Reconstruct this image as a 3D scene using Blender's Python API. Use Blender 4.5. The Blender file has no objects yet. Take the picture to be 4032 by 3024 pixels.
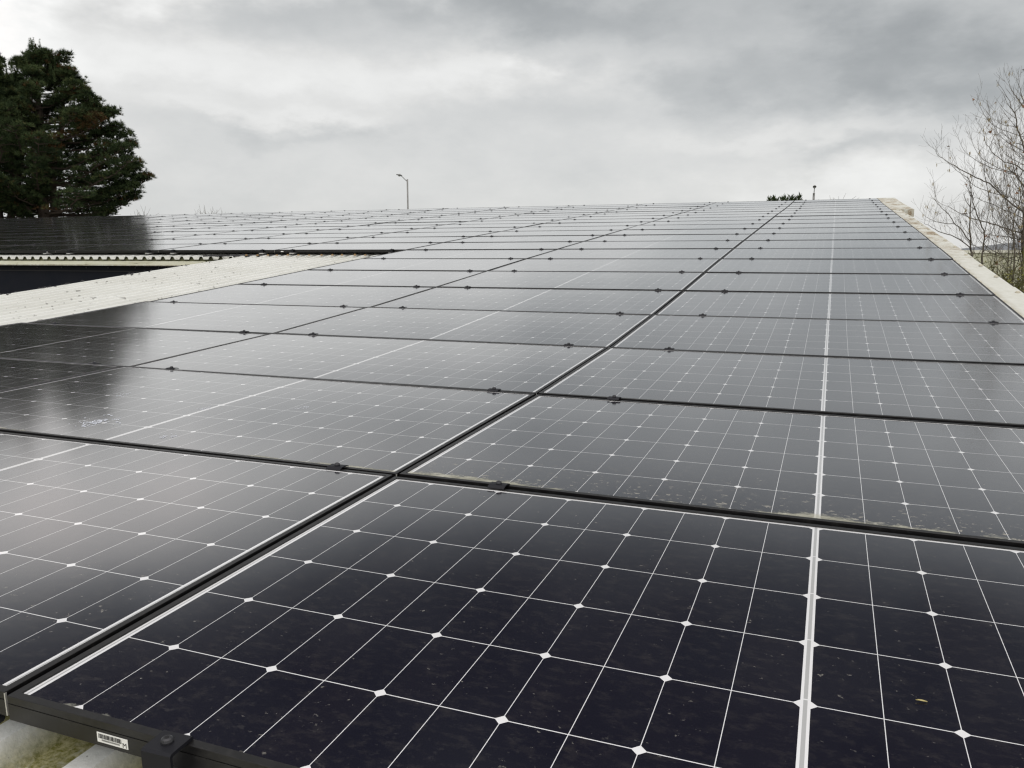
import bpy, math, random
from mathutils import Vector, Matrix
R = math.radians
sc = bpy.context.scene
COL = sc.collection
random.seed(7)

# ------------------------------------------------------------------ camera
CAM_LOC = (0.00127, -0.70137, 0.57331)
C_R = Vector((0.933219790, 0.359305080, 0.000826075))
C_U = Vector((-0.05521893, 0.14114709, 0.98844745))
C_F = Vector((-0.35503759, 0.92248434, -0.15156170))
cam_d = bpy.data.cameras.new('camera')
cam_d.sensor_width = 36.0
cam_d.lens = 3237.3 / 4032 * 36
cam_d.clip_start = 0.02
cam_d.clip_end = 3000
cam = bpy.data.objects.new('camera', cam_d)
COL.objects.link(cam)
m = Matrix.Identity(4)
for i in range(3):
    m[i][0], m[i][1], m[i][2], m[i][3] = C_R[i], C_U[i], -C_F[i], CAM_LOC[i]
cam.matrix_world = m
sc.camera = cam

# ------------------------------------------------------------------ world: overcast sky
SUN_EL, SUN_AZ = 40.0, 165.0          # degrees; azimuth measured from +Y towards +X
world = bpy.data.worlds.new('World')
sc.world = world
world.use_nodes = True
NT = world.node_tree
NT.nodes.clear()


class G:
    """tiny expression helper over math nodes"""
    def __init__(s, tree): s.t = tree
    def n(s, typ, **kw):
        nd = s.t.nodes.new(typ)
        for k, v in kw.items(): setattr(nd, k, v)
        return nd
    def put(s, sock, v):
        if hasattr(v, 'links'): s.t.links.new(v, sock)
        else: sock.default_value = v
    def m(s, op, a, b=None, c=None, clamp=False):
        nd = s.n('ShaderNodeMath', operation=op, use_clamp=clamp)
        s.put(nd.inputs[0], a)
        if b is not None: s.put(nd.inputs[1], b)
        if c is not None: s.put(nd.inputs[2], c)
        return nd.outputs[0]
    def add(s, a, b): return s.m('ADD', a, b)
    def sub(s, a, b): return s.m('SUBTRACT', a, b)
    def mul(s, a, b): return s.m('MULTIPLY', a, b)
    def div(s, a, b): return s.m('DIVIDE', a, b)
    def lt(s, a, b): return s.m('LESS_THAN', a, b)
    def gt(s, a, b): return s.m('GREATER_THAN', a, b)
    def mx(s, a, b): return s.m('MAXIMUM', a, b)
    def mn(s, a, b): return s.m('MINIMUM', a, b)
    def absv(s, a): return s.m('ABSOLUTE', a)
    def rng(s, v, a, b, c=0.0, d=1.0, smooth=False):
        nd = s.n('ShaderNodeMapRange', clamp=True)
        if smooth: nd.interpolation_type = 'SMOOTHSTEP'
        s.put(nd.inputs[0], v)
        for i, q in enumerate((a, b, c, d)): s.put(nd.inputs[i + 1], q)
        return nd.outputs[0]
    def noise(s, vec, scale, detail=4.0, rough=0.55, lac=2.0, dist=0.0):
        nd = s.n('ShaderNodeTexNoise')
        s.put(nd.inputs['Vector'], vec)
        nd.inputs['Scale'].default_value = scale
        nd.inputs['Detail'].default_value = detail
        nd.inputs['Roughness'].default_value = rough
        nd.inputs['Distortion'].default_value = dist
        return nd
    def mapping(s, vec, scale=(1, 1, 1), loc=(0, 0, 0)):
        nd = s.n('ShaderNodeMapping')
        s.put(nd.inputs[0], vec)
        nd.inputs['Location'].default_value = loc
        nd.inputs['Scale'].default_value = scale
        return nd.outputs[0]
    def sep(s, v):
        nd = s.n('ShaderNodeSeparateXYZ'); s.put(nd.inputs[0], v); return nd.outputs
    def comb(s, x, y, z):
        nd = s.n('ShaderNodeCombineXYZ')
        for i, q in enumerate((x, y, z)): s.put(nd.inputs[i], q)
        return nd.outputs[0]
    def mix(s, f, a, b):
        nd = s.n('ShaderNodeMix', data_type='RGBA')
        s.put(nd.inputs[0], f)
        for sock, v in ((nd.inputs[6], a), (nd.inputs[7], b)):
            if hasattr(v, 'links'): s.t.links.new(v, sock)
            else: sock.default_value = (*v, 1) if len(v) == 3 else v
        return nd.outputs[2]


g = G(NT)
tc = g.n('ShaderNodeTexCoord')
dirv = tc.outputs['Generated']
dx, dy, dz = g.sep(dirv)
az = g.mul(g.m('ARCTAN2', dx, dy), 57.29578)
el = g.mul(g.m('ARCSINE', dz), 57.29578)
w1 = g.noise(g.mapping(dirv, (3.2, 3.2, 7.0)), 1.7, 5, 0.58).outputs['Color']
wr, wg, wb = g.sep(w1)
w2 = g.noise(g.mapping(dirv, (3.0, 3.0, 6.0), (3.1, 1.7, 0.4)), 3.2, 9, 0.62).outputs['Color']
vr, vg, vb = g.sep(w2)
azw = g.add(az, g.add(g.mul(g.sub(wr, 0.5), 26.0), g.mul(g.sub(vr, 0.5), 7.0)))
elw = g.add(el, g.add(g.mul(g.sub(wg, 0.5), 6.5), g.mul(g.sub(vg, 0.5), 3.2)))
ramp = g.n('ShaderNodeValToRGB')
g.put(ramp.inputs[0], g.m('DIVIDE', el, 90.0))
cr = ramp.color_ramp
stops = [(0.0, .72), (.05, .71), (.085, .70), (.13, .68), (.17, .59), (.22, .46), (.275, .09), (.42, .07), (.60, 1.2), (1.0, 1.6)]
cr.elements[0].position, cr.elements[0].color = stops[0][0], (stops[0][1],) * 3 + (1,)
cr.elements[1].position, cr.elements[1].color = stops[-1][0], (stops[-1][1],) * 3 + (1,)
for p, v in stops[1:-1]:
    e = cr.elements.new(p); e.color = (v, v, v, 1)
lum = g.sep(ramp.outputs[0])[0]
# banks of cloud: azimuth, elevation, widths, brightness offset
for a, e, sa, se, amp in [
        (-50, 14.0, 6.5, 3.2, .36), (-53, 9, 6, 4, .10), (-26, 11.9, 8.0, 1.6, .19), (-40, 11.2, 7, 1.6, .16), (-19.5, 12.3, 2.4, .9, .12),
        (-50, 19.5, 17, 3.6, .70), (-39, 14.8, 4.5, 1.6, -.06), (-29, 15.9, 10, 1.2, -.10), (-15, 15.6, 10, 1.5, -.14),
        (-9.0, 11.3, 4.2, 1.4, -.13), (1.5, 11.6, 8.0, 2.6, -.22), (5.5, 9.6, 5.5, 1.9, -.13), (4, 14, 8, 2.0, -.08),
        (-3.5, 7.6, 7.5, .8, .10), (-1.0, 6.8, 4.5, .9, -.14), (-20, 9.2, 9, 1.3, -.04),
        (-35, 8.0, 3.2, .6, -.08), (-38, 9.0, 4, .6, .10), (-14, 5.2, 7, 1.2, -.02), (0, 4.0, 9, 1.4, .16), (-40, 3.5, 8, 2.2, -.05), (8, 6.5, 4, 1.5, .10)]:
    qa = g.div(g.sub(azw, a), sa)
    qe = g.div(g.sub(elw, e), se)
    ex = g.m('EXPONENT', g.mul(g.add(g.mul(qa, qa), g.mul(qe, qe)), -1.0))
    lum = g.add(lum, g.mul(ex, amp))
lum = g.add(lum, g.mul(g.sub(vb, 0.5), .17))
lum = g.add(lum, g.mul(g.sub(wb, 0.5), .12))
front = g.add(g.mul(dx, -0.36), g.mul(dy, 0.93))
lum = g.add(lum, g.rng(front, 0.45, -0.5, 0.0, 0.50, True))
lum = g.mx(lum, 0.05)
tint = g.mix(g.rng(lum, .30, .75), (0.945, 1.0, 1.03), (1.0, 1.0, 0.985))
tint = g.mix(g.rng(lum, .95, 1.25), tint, (1.05, 0.985, 0.955))
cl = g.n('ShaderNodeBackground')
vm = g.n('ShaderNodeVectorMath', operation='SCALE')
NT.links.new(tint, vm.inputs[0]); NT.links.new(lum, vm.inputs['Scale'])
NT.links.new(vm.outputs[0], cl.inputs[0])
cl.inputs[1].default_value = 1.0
sky = g.n('ShaderNodeTexSky', sky_type='NISHITA', sun_disc=False)
sky.sun_elevation = R(SUN_EL)
sky.sun_rotation = R(SUN_AZ)
bs = g.n('ShaderNodeBackground')
NT.links.new(sky.outputs[0], bs.inputs[0]); bs.inputs[1].default_value = 0.1
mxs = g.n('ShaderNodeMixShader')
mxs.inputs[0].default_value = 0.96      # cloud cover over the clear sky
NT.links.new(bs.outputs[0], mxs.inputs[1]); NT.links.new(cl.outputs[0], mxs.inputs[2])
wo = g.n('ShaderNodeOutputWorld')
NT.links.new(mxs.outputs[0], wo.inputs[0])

sun_d = bpy.data.lights.new('sun', 'SUN')
sun_d.energy = 0.8
sun_d.angle = R(20)
sun_d.color = (1.0, 0.99, 0.97)
sun = bpy.data.objects.new('sun', sun_d)
COL.objects.link(sun)
sv = Vector((math.sin(R(SUN_AZ)) * math.cos(R(SUN_EL)), math.cos(R(SUN_AZ)) * math.cos(R(SUN_EL)), math.sin(R(SUN_EL))))
sun.rotation_euler = sv.to_track_quat('Z', 'Y').to_euler()

sc.view_settings.view_transform = 'Standard'
sc.view_settings.look = 'None'
sc.view_settings.exposure = 0.0
sc.view_settings.gamma = 1.0
sc.view_settings.use_curve_mapping = False
sc.cycles.use_denoising = True
sc.cycles.max_bounces = 6
sc.cycles.filter_width = 1.3

# ------------------------------------------------------------------ helpers
class MB:
    def __init__(s): s.v, s.f, s.m = [], [], []
    def add(s, vs, fs, mi=0):
        o = len(s.v); s.v += [tuple(p) for p in vs]
        for f in fs: s.f.append([i + o for i in f]); s.m.append(mi)
    def box(s, x0, x1, y0, y1, z0, z1, mi=0, M=None):
        vs = [(x, y, z) for z in (z0, z1) for y in (y0, y1) for x in (x0, x1)]
        if M: vs = [M @ Vector(p) for p in vs]
        s.add(vs, [(0, 2, 3, 1), (4, 5, 7, 6), (0, 1, 5, 4), (2, 6, 7, 3), (0, 4, 6, 2), (1, 3, 7, 5)], mi)
    def tube(s, pts, rad, n=6, mi=0, cap=True):
        pts = [Vector(p) for p in pts]
        rings = []
        up0 = Vector((0.31, 0.2, 0.93))
        for i, p in enumerate(pts):
            t = (pts[min(i + 1, len(pts) - 1)] - pts[max(i - 1, 0)])
            t = t.normalized() if t.length > 1e-9 else Vector((0, 0, 1))
            a = t.cross(up0)
            if a.length < 1e-3: a = t.cross(Vector((1, 0, 0)))
            a.normalize(); b = t.cross(a)
            r = rad[i] if isinstance(rad, (list, tuple)) else rad
            rings.append([p + (a * math.cos(2 * math.pi * k / n) + b * math.sin(2 * math.pi * k / n)) * r for k in range(n)])
        vs = [q for rg in rings for q in rg]
        fs = []
        for i in range(len(pts) - 1):
            for k in range(n):
                fs.append((i * n + k, i * n + (k + 1) % n, (i + 1) * n + (k + 1) % n, (i + 1) * n + k))
        if cap and n > 2:
            fs.append(tuple(range(n))[::-1]); fs.append(tuple((len(pts) - 1) * n + k for k in range(n)))
        s.add(vs, fs, mi)
    def lathe(s, prof, n=16, mi=0, M=None):
        vs, fs = [], []
        for (r, z) in prof:
            for k in range(n):
                p = Vector((r * math.cos(2 * math.pi * k / n), r * math.sin(2 * math.pi * k / n), z))
                vs.append(M @ p if M else p)
        for i in range(len(prof) - 1):
            for k in range(n):
                fs.append((i * n + k, i * n + (k + 1) % n, (i + 1) * n + (k + 1) % n, (i + 1) * n + k))
        fs.append(tuple(range(n))[::-1]); fs.append(tuple((len(prof) - 1) * n + k for k in range(n)))
        s.add(vs, fs, mi)
    def mesh(s, name, mats, smooth=False):
        me = bpy.data.meshes.new(name)
        me.from_pydata(s.v, [], s.f)
        for mt in (mats if isinstance(mats, (list, tuple)) else [mats]): me.materials.append(mt)
        me.polygons.foreach_set('material_index', s.m)
        if smooth: me.polygons.foreach_set('use_smooth', [True] * len(me.polygons))
        me.update()
        return me
    def obj(s, name, mats, parent=None, smooth=False):
        return link(name, s.mesh(name, mats, smooth), parent)


def link(name, data, parent=None):
    o = bpy.data.objects.new(name, data)
    COL.objects.link(o)
    if parent: o.parent = parent
    return o


def tag(o, label, cat, group=None):
    o['label'] = label; o['category'] = cat
    if group: o['group'] = group
    return o


def thing(name, label, cat, loc=(0, 0, 0), group=None):
    o = link(name, None); o.location = loc
    return tag(o, label, cat, group)


def mat(name, col=(.5, .5, .5), rough=.6, metal=0.0, spec=.5):
    mt = bpy.data.materials.new(name); mt.use_nodes = True
    b = mt.node_tree.nodes['Principled BSDF']
    b.inputs['Base Color'].default_value = (*col, 1)
    b.inputs['Roughness'].default_value = rough
    b.inputs['Metallic'].default_value = metal
    b.inputs['Specular IOR Level'].default_value = spec
    return mt, G(mt.node_tree), b


def noisy(name, c1, c2, scale=8.0, rough=.8, detail=6, lo=.35, hi=.65, spec=.3, coords='Object'):
    mt, q, b = mat(name, c1, rough, spec=spec)
    t = q.n('ShaderNodeTexCoord').outputs[coords]
    nz = q.noise(t, scale, detail, .6).outputs[0]
    q.t.links.new(q.mix(q.rng(nz, lo, hi), c1, c2), b.inputs['Base Color'])
    return mt


# ------------------------------------------------------------------ the roof's profile (panel top line, measured up the slope)
PU, PV, PL, PW = 1.96256, 1.05673, 1.9555, 1.0380
HC, CP, CG = 0.0863, 0.1679, 0.0117
YR = [0.0, 1.0561, 2.112, 3.1666, 4.2193, 5.2705, 6.3213, 7.3722, 8.4235, 9.4748, 10.5264, 11.578, 12.6296, 13.6812, 14.7328, 15.7845, 16.8364, 17.8883, 18.94, 19.9913, 21.0422, 22.0928, 23.143]
ZR = [0.0, 0.037, 0.0798, 0.1465, 0.239, 0.3463, 0.4585, 0.5688, 0.6767, 0.7828, 0.8875, 0.9911, 1.0952, 1.1995, 1.3034, 1.4062, 1.5075, 1.6085, 1.7116, 1.8184, 1.929, 2.0429, 2.16]
GROUND = -3.4


def zprof(y):
    if y <= 0: return y * ZR[1] / YR[1]
    for i in range(len(YR) - 1):
        if y <= YR[i + 1]:
            t = (y - YR[i]) / (YR[i + 1] - YR[i]); return ZR[i] + t * (ZR[i + 1] - ZR[i])
    return ZR[-1] + (y - YR[-1]) * .11


def project(p):
    d = Vector(p) - Vector(CAM_LOC)
    w = d.dot(C_F)
    if w < .05: return None
    return 2016 + 3237.3 * d.dot(C_R) / w, 1512 - 3237.3 * d.dot(C_U) / w


def in_view(pts, margin=150):
    q = [project(p) for p in pts]
    q = [p for p in q if p]
    if not q: return False
    return (max(p[0] for p in q) > -margin and min(p[0] for p in q) < 4032 + margin and
            max(p[1] for p in q) > -margin and min(p[1] for p in q) < 3024 + margin)


# ------------------------------------------------------------------ materials
# white fibre-cement sheet, moss dirt and painted rib shade in the valleys, lichen specks
M_sheet, q, b = mat('white_sheet', rough=.75, spec=.25)
t = q.n('ShaderNodeTexCoord').outputs['Object']
sx, sy, sz = q.sep(t)
valley = q.n('ShaderNodeAttribute', attribute_name='valley').outputs['Fac']
big = q.noise(t, 1.3, 5, .6).outputs[0]
mid = q.noise(q.mapping(t, (1, .35, 1)), 16, 6, .65).outputs[0]
fine = q.noise(t, 90, 4, .6).outputs[0]
base = q.mix(q.rng(big, .35, .7), (.735, .75, .725), (.64, .65, .615))
base = q.mix(q.mul(q.rng(fine, .45, .8), .25), base, (.5, .48, .42))
dirtm = q.mul(q.mul(valley, q.rng(q.add(q.mul(mid, .7), q.mul(fine, .3)), .30, .52)), q.rng(sy, 2.5, 0.3, .10, 1.0))
base = q.mix(q.mul(valley, q.rng(mid, .2, .8, .10, .50)), base, (.56, .55, .48))  # rib shading painted into the valley colour, all the way up
base = q.mix(dirtm, base, q.mix(q.rng(q.noise(t, 110, 5, .75).outputs[0], .38, .62), (.17, .165, .03), (.46, .43, .24)))
vor = q.n('ShaderNodeTexVoronoi', feature='F1')
q.put(vor.inputs['Vector'], q.mapping(t, (1, .8, 1))); vor.inputs['Scale'].default_value = 9
vcol = q.sep(vor.outputs['Color'])
spot = q.mul(q.gt(vcol[0], .5), q.lt(q.add(vor.outputs['Distance'], q.mul(q.sub(q.noise(t, 60, 3).outputs[0], .5), .5)), q.mul(vcol[1], .21)))
base = q.mix(q.mul(spot, .65), base, (.16, .155, .14))
vo2 = q.n('ShaderNodeTexVoronoi', feature='F1')
q.put(vo2.inputs['Vector'], t); vo2.inputs['Scale'].default_value = 24
vc2 = q.sep(vo2.outputs['Color'])
sp2 = q.mul(q.gt(vc2[0], .62), q.lt(vo2.outputs['Distance'], q.mul(vc2[1], .30)))
base = q.mix(q.mul(sp2, q.rng(big, .4, .6, .2, .75)), base, (.22, .215, .20))
q.t.links.new(base, b.inputs['Base Color'])
bp = q.n('ShaderNodeBump'); bp.inputs['Strength'].default_value = .25; bp.inputs['Distance'].default_value = .004
q.put(bp.inputs['Height'], q.add(fine, q.mul(mid, .5))); q.t.links.new(bp.outputs[0], b.inputs['Normal'])

# cream verge capping with lichen staining
M_cap, q, b = mat('cream_capping', rough=.6, spec=.3)
t = q.n('ShaderNodeTexCoord').outputs['Object']
sx, sy, sz = q.sep(t)
n1 = q.noise(q.mapping(t, (2.2, .9, 1)), 2.6, 7, .66, dist=.6).outputs[0]
n2 = q.noise(q.mapping(t, (1, .5, 1)), 14, 6, .7).outputs[0]
old = q.rng(sy, 7.0, 11.0, 0.0, 1.0)
base = q.mix(q.rng(n2, .35, .75), (.665, .675, .625), (.55, .555, .485))
base = q.mix(q.mul(old, q.rng(n1, .42, .62, 0, .8)), base, (.36, .30, .20))
base = q.mix(q.mul(q.mul(old, q.rng(n1, .52, .66)), q.rng(n2, .4, .6)), base, (.22, .15, .085))
base = q.mix(q.mul(q.rng(sx, 1.06, .99), q.rng(n2, .35, .6)), base, (.42, .39, .29))
q.t.links.new(base, b.inputs['Base Color'])
M_capbolt, *_ = mat('weathered_bolt', (.46, .43, .34), .7)
M_grime, *_ = mat('rust_grime', (.30, .20, .10), .9, spec=.1)

M_navy = noisy('navy_cladding', (.006, .008, .014), (.011, .012, .017), 3.0, .6, spec=.12)
M_rivet, *_ = mat('dark_rivet', (.035, .037, .042), .45)
M_fascia, q, b = mat('cream_fascia', rough=.6)
t = q.n('ShaderNodeTexCoord').outputs['Object']
sx, sy, sz = q.sep(t)
n1 = q.noise(q.mapping(t, (1.1, 1, 14)), 2.2, 6, .65).outputs[0]
base = q.mix(q.rng(n1, .4, .7), (.74, .74, .60), (.62, .62, .45))
base = q.mix(q.mul(q.rng(n1, .60, .63), q.rng(sz, .505, .49)), base, (.10, .045, .02))
q.t.links.new(base, b.inputs['Base Color'])
M_dark, *_ = mat('dark_edge_lap_shade', (.03, .03, .032), .8)  # dark trim and debris, and painted shade on the lap strips
M_olive = noisy('olive_underside_shade', (.15, .15, .08), (.08, .08, .045), 12, .9)  # olive underside, also painting the shade in the crest hollows
M_wall = noisy('rendered_wall', (.55, .54, .48), (.45, .44, .40), 1.5, .85)

# black anodised frame
M_frame, q, b = mat('black_anodised', (.018, .018, .020), .36, spec=.45)
t = q.n('ShaderNodeTexCoord').outputs['Object']
nz = q.noise(t, 55, 5, .65).outputs[0]
q.t.links.new(q.mix(q.rng(nz, .55, .80), (.0055, .0052, .0055), (.020, .019, .018)), b.inputs['Base Color'])
q.t.links.new(q.rng(nz, .3, .7, .32, .46), b.inputs['Roughness'])
M_cut, *_ = mat('cut_aluminium', (.62, .61, .57), .45, .6)
M_alu, *_ = mat('mill_aluminium', (.60, .60, .59), .42, .7)
M_clamp, *_ = mat('black_clamp', (.010, .0105, .014), .48, spec=.22)
M_boltd, *_ = mat('dark_bolt', (.045, .046, .05), .38, .5)
M_socket, *_ = mat('bolt_socket', (.004, .004, .006), .8)
M_rubber, *_ = mat('rubber_washer', (.035, .037, .040), .55)


# laminated cells under textured glass
def cell_material():
    mt, q, b = mat('cell_laminate', rough=.12)
    t = q.n('ShaderNodeTexCoord').outputs['Object']
    x, y, z = q.sep(t)
    y = q.add(y, .0025)
    seed = q.n('ShaderNodeAttribute', attribute_name='seed', attribute_type='OBJECT').outputs['Fac']
    dirt = q.n('ShaderNodeAttribute', attribute_name='dirt', attribute_type='OBJECT').outputs['Fac']
    crust = q.n('ShaderNodeAttribute', attribute_name='crust', attribute_type='OBJECT').outputs['Fac']
    ts = q.comb(q.add(x, q.mul(seed, 7.3)), q.add(y, q.mul(seed, 3.1)), seed)
    ax = q.sub(q.absv(x), CG / 2)
    # vertical half-cut gaps
    vx = q.absv(q.sub(q.m('FRACT', q.add(q.div(ax, HC), .5)), .5))
    dvx = q.mul(vx, HC)                                   # distance to a half-cell boundary
    d2 = q.mul(q.absv(q.sub(q.m('FRACT', q.add(q.div(ax, 2 * HC), .5)), .5)), 2 * HC)   # to a full-cell boundary
    dvy = q.mul(q.absv(q.sub(q.m('FRACT', q.add(q.div(y, CP), .5)), .5)), CP)
    gap = q.mx(q.lt(dvx, .00052), q.lt(dvy, .00080))
    gap = q.mx(gap, q.lt(q.add(d2, dvy), .0096))
    gap = q.mx(gap, q.gt(q.absv(y), 3 * CP - .0012))
    gap = q.mx(gap, q.gt(ax, 11 * HC - .001))
    gap = q.mx(gap, q.lt(ax, .0))
    # grey bus ribbons
    rib = q.lt(q.absv(x), .0026)
    rib = q.mul(rib, q.gt(q.absv(q.sub(q.m('FRACT', q.add(q.div(y, CP), .43)), .5)), .008))
    rib2 = q.lt(q.absv(q.sub(ax, 11 * HC + .0052)), .0014)
    # cell colour, each half cell a touch different
    ci = q.m('FLOOR', q.div(x, HC)); cj = q.m('FLOOR', q.div(q.add(y, 3 * CP), CP))
    wn = q.n('ShaderNodeTexWhiteNoise', noise_dimensions='3D')
    q.put(wn.inputs['Vector'], q.comb(ci, cj, seed))
    cell = q.mix(wn.outputs['Value'], (.0012, .0006, .0075), (.0036, .0022, .0090))
    col = q.mix(gap, cell, (.79, .80, .81))
    col = q.mix(q.mx(rib, rib2), col, (.44, .45, .45))
    # dust film, flecks, and the crust left along the lower edge
    film = q.rng(q.noise(ts, 3.5, 5, .6).outputs[0], .35, .75)
    flk = q.noise(q.mapping(ts, (1, 1.25, 1)), 95, 3, .6).outputs[0]
    patch = q.noise(ts, 9, 4, .6).outputs[0]
    f1 = q.mul(q.rng(flk, .66, .74), q.rng(patch, .42, .62))
    fl2 = q.noise(q.mapping(ts, (1, 1.5, 1), (5, 2, 0)), 42, 4, .7).outputs[0]
    f2 = q.mul(q.rng(fl2, .655, .72), q.rng(q.noise(ts, 4, 3).outputs[0], .45, .60))
    low = q.add(y, PW / 2 - .0135)                          # height above the lower lip
    band = q.m('EXPONENT', q.mul(low, q.div(-1.0, q.add(.005, q.mul(crust, .022)))))
    bn = q.noise(q.mapping(ts, (1, 1.6, 1), (0, 8, 1)), 19, 7, .7).outputs[0]
    bl = q.noise(q.mapping(ts, (1, 0, 0), (4, 0, 2)), 2.2, 4, .6).outputs[0]
    cr = q.rng(q.add(q.mul(band, q.add(.20, q.mul(q.rng(bl, .42, .58), 1.0))), q.mul(q.sub(bn, .5), .95)), .26, .44)
    cr = q.mul(cr, q.rng(crust, 0.0, .35))
    dots = q.mul(q.rng(q.noise(q.mapping(ts, (1, 1.3, 1), (2, 9, 4)), 64, 3, .6).outputs[0], .60, .68),
                 q.mul(q.m('EXPONENT', q.mul(low, -9.0)), q.rng(crust, .25, 1.0)))
    dm = q.m('MINIMUM', q.add(q.mul(q.add(f1, f2), q.mul(dirt, .42)), q.mul(dots, .85)), 1.0)
    col = q.mix(q.mul(film, q.mul(dirt, .004)), col, (.60, .57, .50))
    fl3 = q.noise(q.mapping(ts, (1, 1.7, 1), (9, 1, 3)), 30, 7, .72).outputs[0]
    col = q.mix(q.mul(q.rng(fl3, .50, .72), q.mul(dirt, .035)), col, (.50, .45, .36))
    col = q.mix(dm, col, (.46, .44, .38))
    col = q.mix(q.mul(cr, .8), col, q.mix(q.rng(bn, .4, .7), (.27, .27, .21), (.52, .52, .44)))
    q.t.links.new(col, b.inputs['Base Color'])
    b.inputs['IOR'].default_value = 1.33
    b.inputs['Coat Weight'].default_value = 1.0
    b.inputs['Coat IOR'].default_value = 1.5
    b.inputs['Coat Roughness'].default_value = .12
    q.t.links.new(q.sub(1.0, q.mul(q.mx(dm, cr), .9)), b.inputs['Coat Weight'])
    q.t.links.new(q.add(q.rng(film, 0, 1, .11, .16), q.mul(q.mx(dm, cr), .5)), b.inputs['Roughness'])
    # very slight waviness of the glass
    bp = q.n('ShaderNodeBump'); bp.inputs['Strength'].default_value = .12; bp.inputs['Distance'].default_value = .02
    q.put(bp.inputs['Height'], q.noise(ts, 2.2, 1, .4).outputs[0])
    q.t.links.new(bp.outputs[0], b.inputs['Normal'])
    return mt


M_cell = cell_material()
M_drop, *_ = mat('bird_lime', (.72, .76, .84), .8)
M_paper, *_ = mat('label_paper', (.78, .78, .75), .55)
M_ink, *_ = mat('label_ink', (.03, .03, .03), .6)

# ------------------------------------------------------------------ ground
M_ground = noisy('grass_and_gravel', (.06, .075, .03), (.10, .095, .06), .6, .95)
mb = MB(); mb.add([(-900, -900, GROUND), (900, -900, GROUND), (900, 900, GROUND), (-900, 900, GROUND)], [(0, 1, 2, 3)])
gr = mb.obj('ground', M_ground); gr['kind'] = 'structure'

# ------------------------------------------------------------------ building
CREST, DEPTH, PER = .080, .040, .165
U0, U1 = -7.34, 1.05          # main roof
WX = -30.6                    # wing's far end
Y_LAP = 8.29                  # the wing's eave, and the lap line of the upper sheets
Y_RIDGE = 22.95

bld = thing('building', 'low industrial building with a white corrugated roof under the solar panels', 'building')
XS = [(-.26, 1.0), (-.11, 0.0), (.11, 0.0), (.26, 1.0)]     # profile: phase, depth (0 = crest)


def sheet(u0, u1, ys, lift=0.0, thick=.007, name='roof_sheet'):
    us = []
    k = math.floor(u0 / PER) - 1
    while k * PER < u1 + PER:
        for ph, d in XS + [(.5, 1.0)]:
            u = (k + ph) * PER - .05
            if u0 <= u <= u1: us.append((u, d))
        k += 1
    nU, nY = len(us), len(ys)
    mb = MB(); val = []
    for lay in (0, 1):
        for y in ys:
            z0 = zprof(y) - CREST + lift
            for u, d in us:
                mb.v.append((u, y, z0 - d * DEPTH - lay * thick)); val.append(d)
    off = nU * nY
    for j in range(nY - 1):
        for i in range(nU - 1):
            a = j * nU + i
            mb.f.append((a, a + 1, a + nU + 1, a + nU)); mb.m.append(0)
            mb.f.append((off + a, off + a + nU, off + a + nU + 1, off + a + 1)); mb.m.append(1)
    for i in range(nU - 1):
        mb.f.append((i, off + i, off + i + 1, i + 1)); mb.m.append(2)
        a = (nY - 1) * nU + i
        mb.f.append((a, a + 1, off + a + 1, off + a)); mb.m.append(0)
    for j in range(nY - 1):
        a = j * nU
        mb.f.append((a, a + nU, off + a + nU, off + a)); mb.m.append(1)
        a = j * nU + nU - 1
        mb.f.append((a, off + a, off + a + nU, a + nU)); mb.m.append(1)
    me = mb.mesh(name, [M_sheet, M_olive, M_sheet])
    at = me.attributes.new('valley', 'FLOAT', 'POINT')
    at.data.foreach_set('value', val)
    return link(name, me, bld)


sheet(U0, U1, [-.45, 0] + [y for y in YR if 0 < y < 8.6] + [8.75])
sheet(U0 - .02, U1, [Y_LAP] + [y for y in YR if 8.4 < y < 22.9] + [Y_RIDGE], lift=.011)
sheet(WX, U0 - .05, [Y_LAP] + [y for y in YR if 8.4 < y < 22.9] + [Y_RIDGE], lift=.011)
# back slope
mb = MB(); zr = zprof(Y_RIDGE) - CREST
mb.add([(WX, Y_RIDGE, zr), (U1, Y_RIDGE, zr), (U1, 27, zr - .5), (WX, 27, zr - .5), (WX, Y_RIDGE, zr - .05), (U1, Y_RIDGE, zr - .05), (U1, 27, zr - .55), (WX, 27, zr - .55)],
       [(0, 1, 2, 3), (4, 7, 6, 5), (0, 4, 5, 1), (1, 5, 6, 2), (2, 6, 7, 3), (3, 7, 4, 0)])
me = mb.mesh('back_slope', M_sheet); link('back_slope', me, bld)
# walls
mb = MB()
mb.box(U0 + .10, U1 - .05, -.12, .02, GROUND, zprof(0) - .16)
mb.obj('front_wall', M_wall, bld)
mb = MB()                                               # right gable wall under the verge, follows the slope
ys = [-.12] + YR[1:21] + [Y_RIDGE, 26.9]
vs = []
for y in ys:
    zt = (zprof(y) if y < 23 else zr - .5 + CREST) - .15
    for xx in (U1 - .05, U1 + .06): vs += [(xx, y, GROUND), (xx, y, zt)]
fs = []
for i in range(len(ys) - 1):
    a, c = 4 * i, 4 * i + 4
    fs += [(a, c, c + 1, a + 1), (a + 2, a + 3, c + 3, c + 2), (a + 1, c + 1, c + 3, a + 3)]
fs += [(0, 1, 3, 2)]
mb.add(vs, fs); mb.obj('gable_wall', M_wall, bld)
mb = MB()
ys = [.0] + [y for y in YR if 0 < y < 8.4] + [8.42]
vs = []
for y in ys:
    for xx in (U0 + .10, U0 + .16): vs += [(xx, y, GROUND), (xx, y, zprof(y) - .16)]
fs = []
for i in range(len(ys) - 1):
    a, c = 4 * i, 4 * i + 4
    fs += [(a, a + 1, c + 1, c), (a + 2, c + 2, c + 3, a + 3), (a + 1, a + 3, c + 3, c + 1)]
mb.add(vs, fs); mb.obj('courtyard_side_wall', M_navy, bld)
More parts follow.
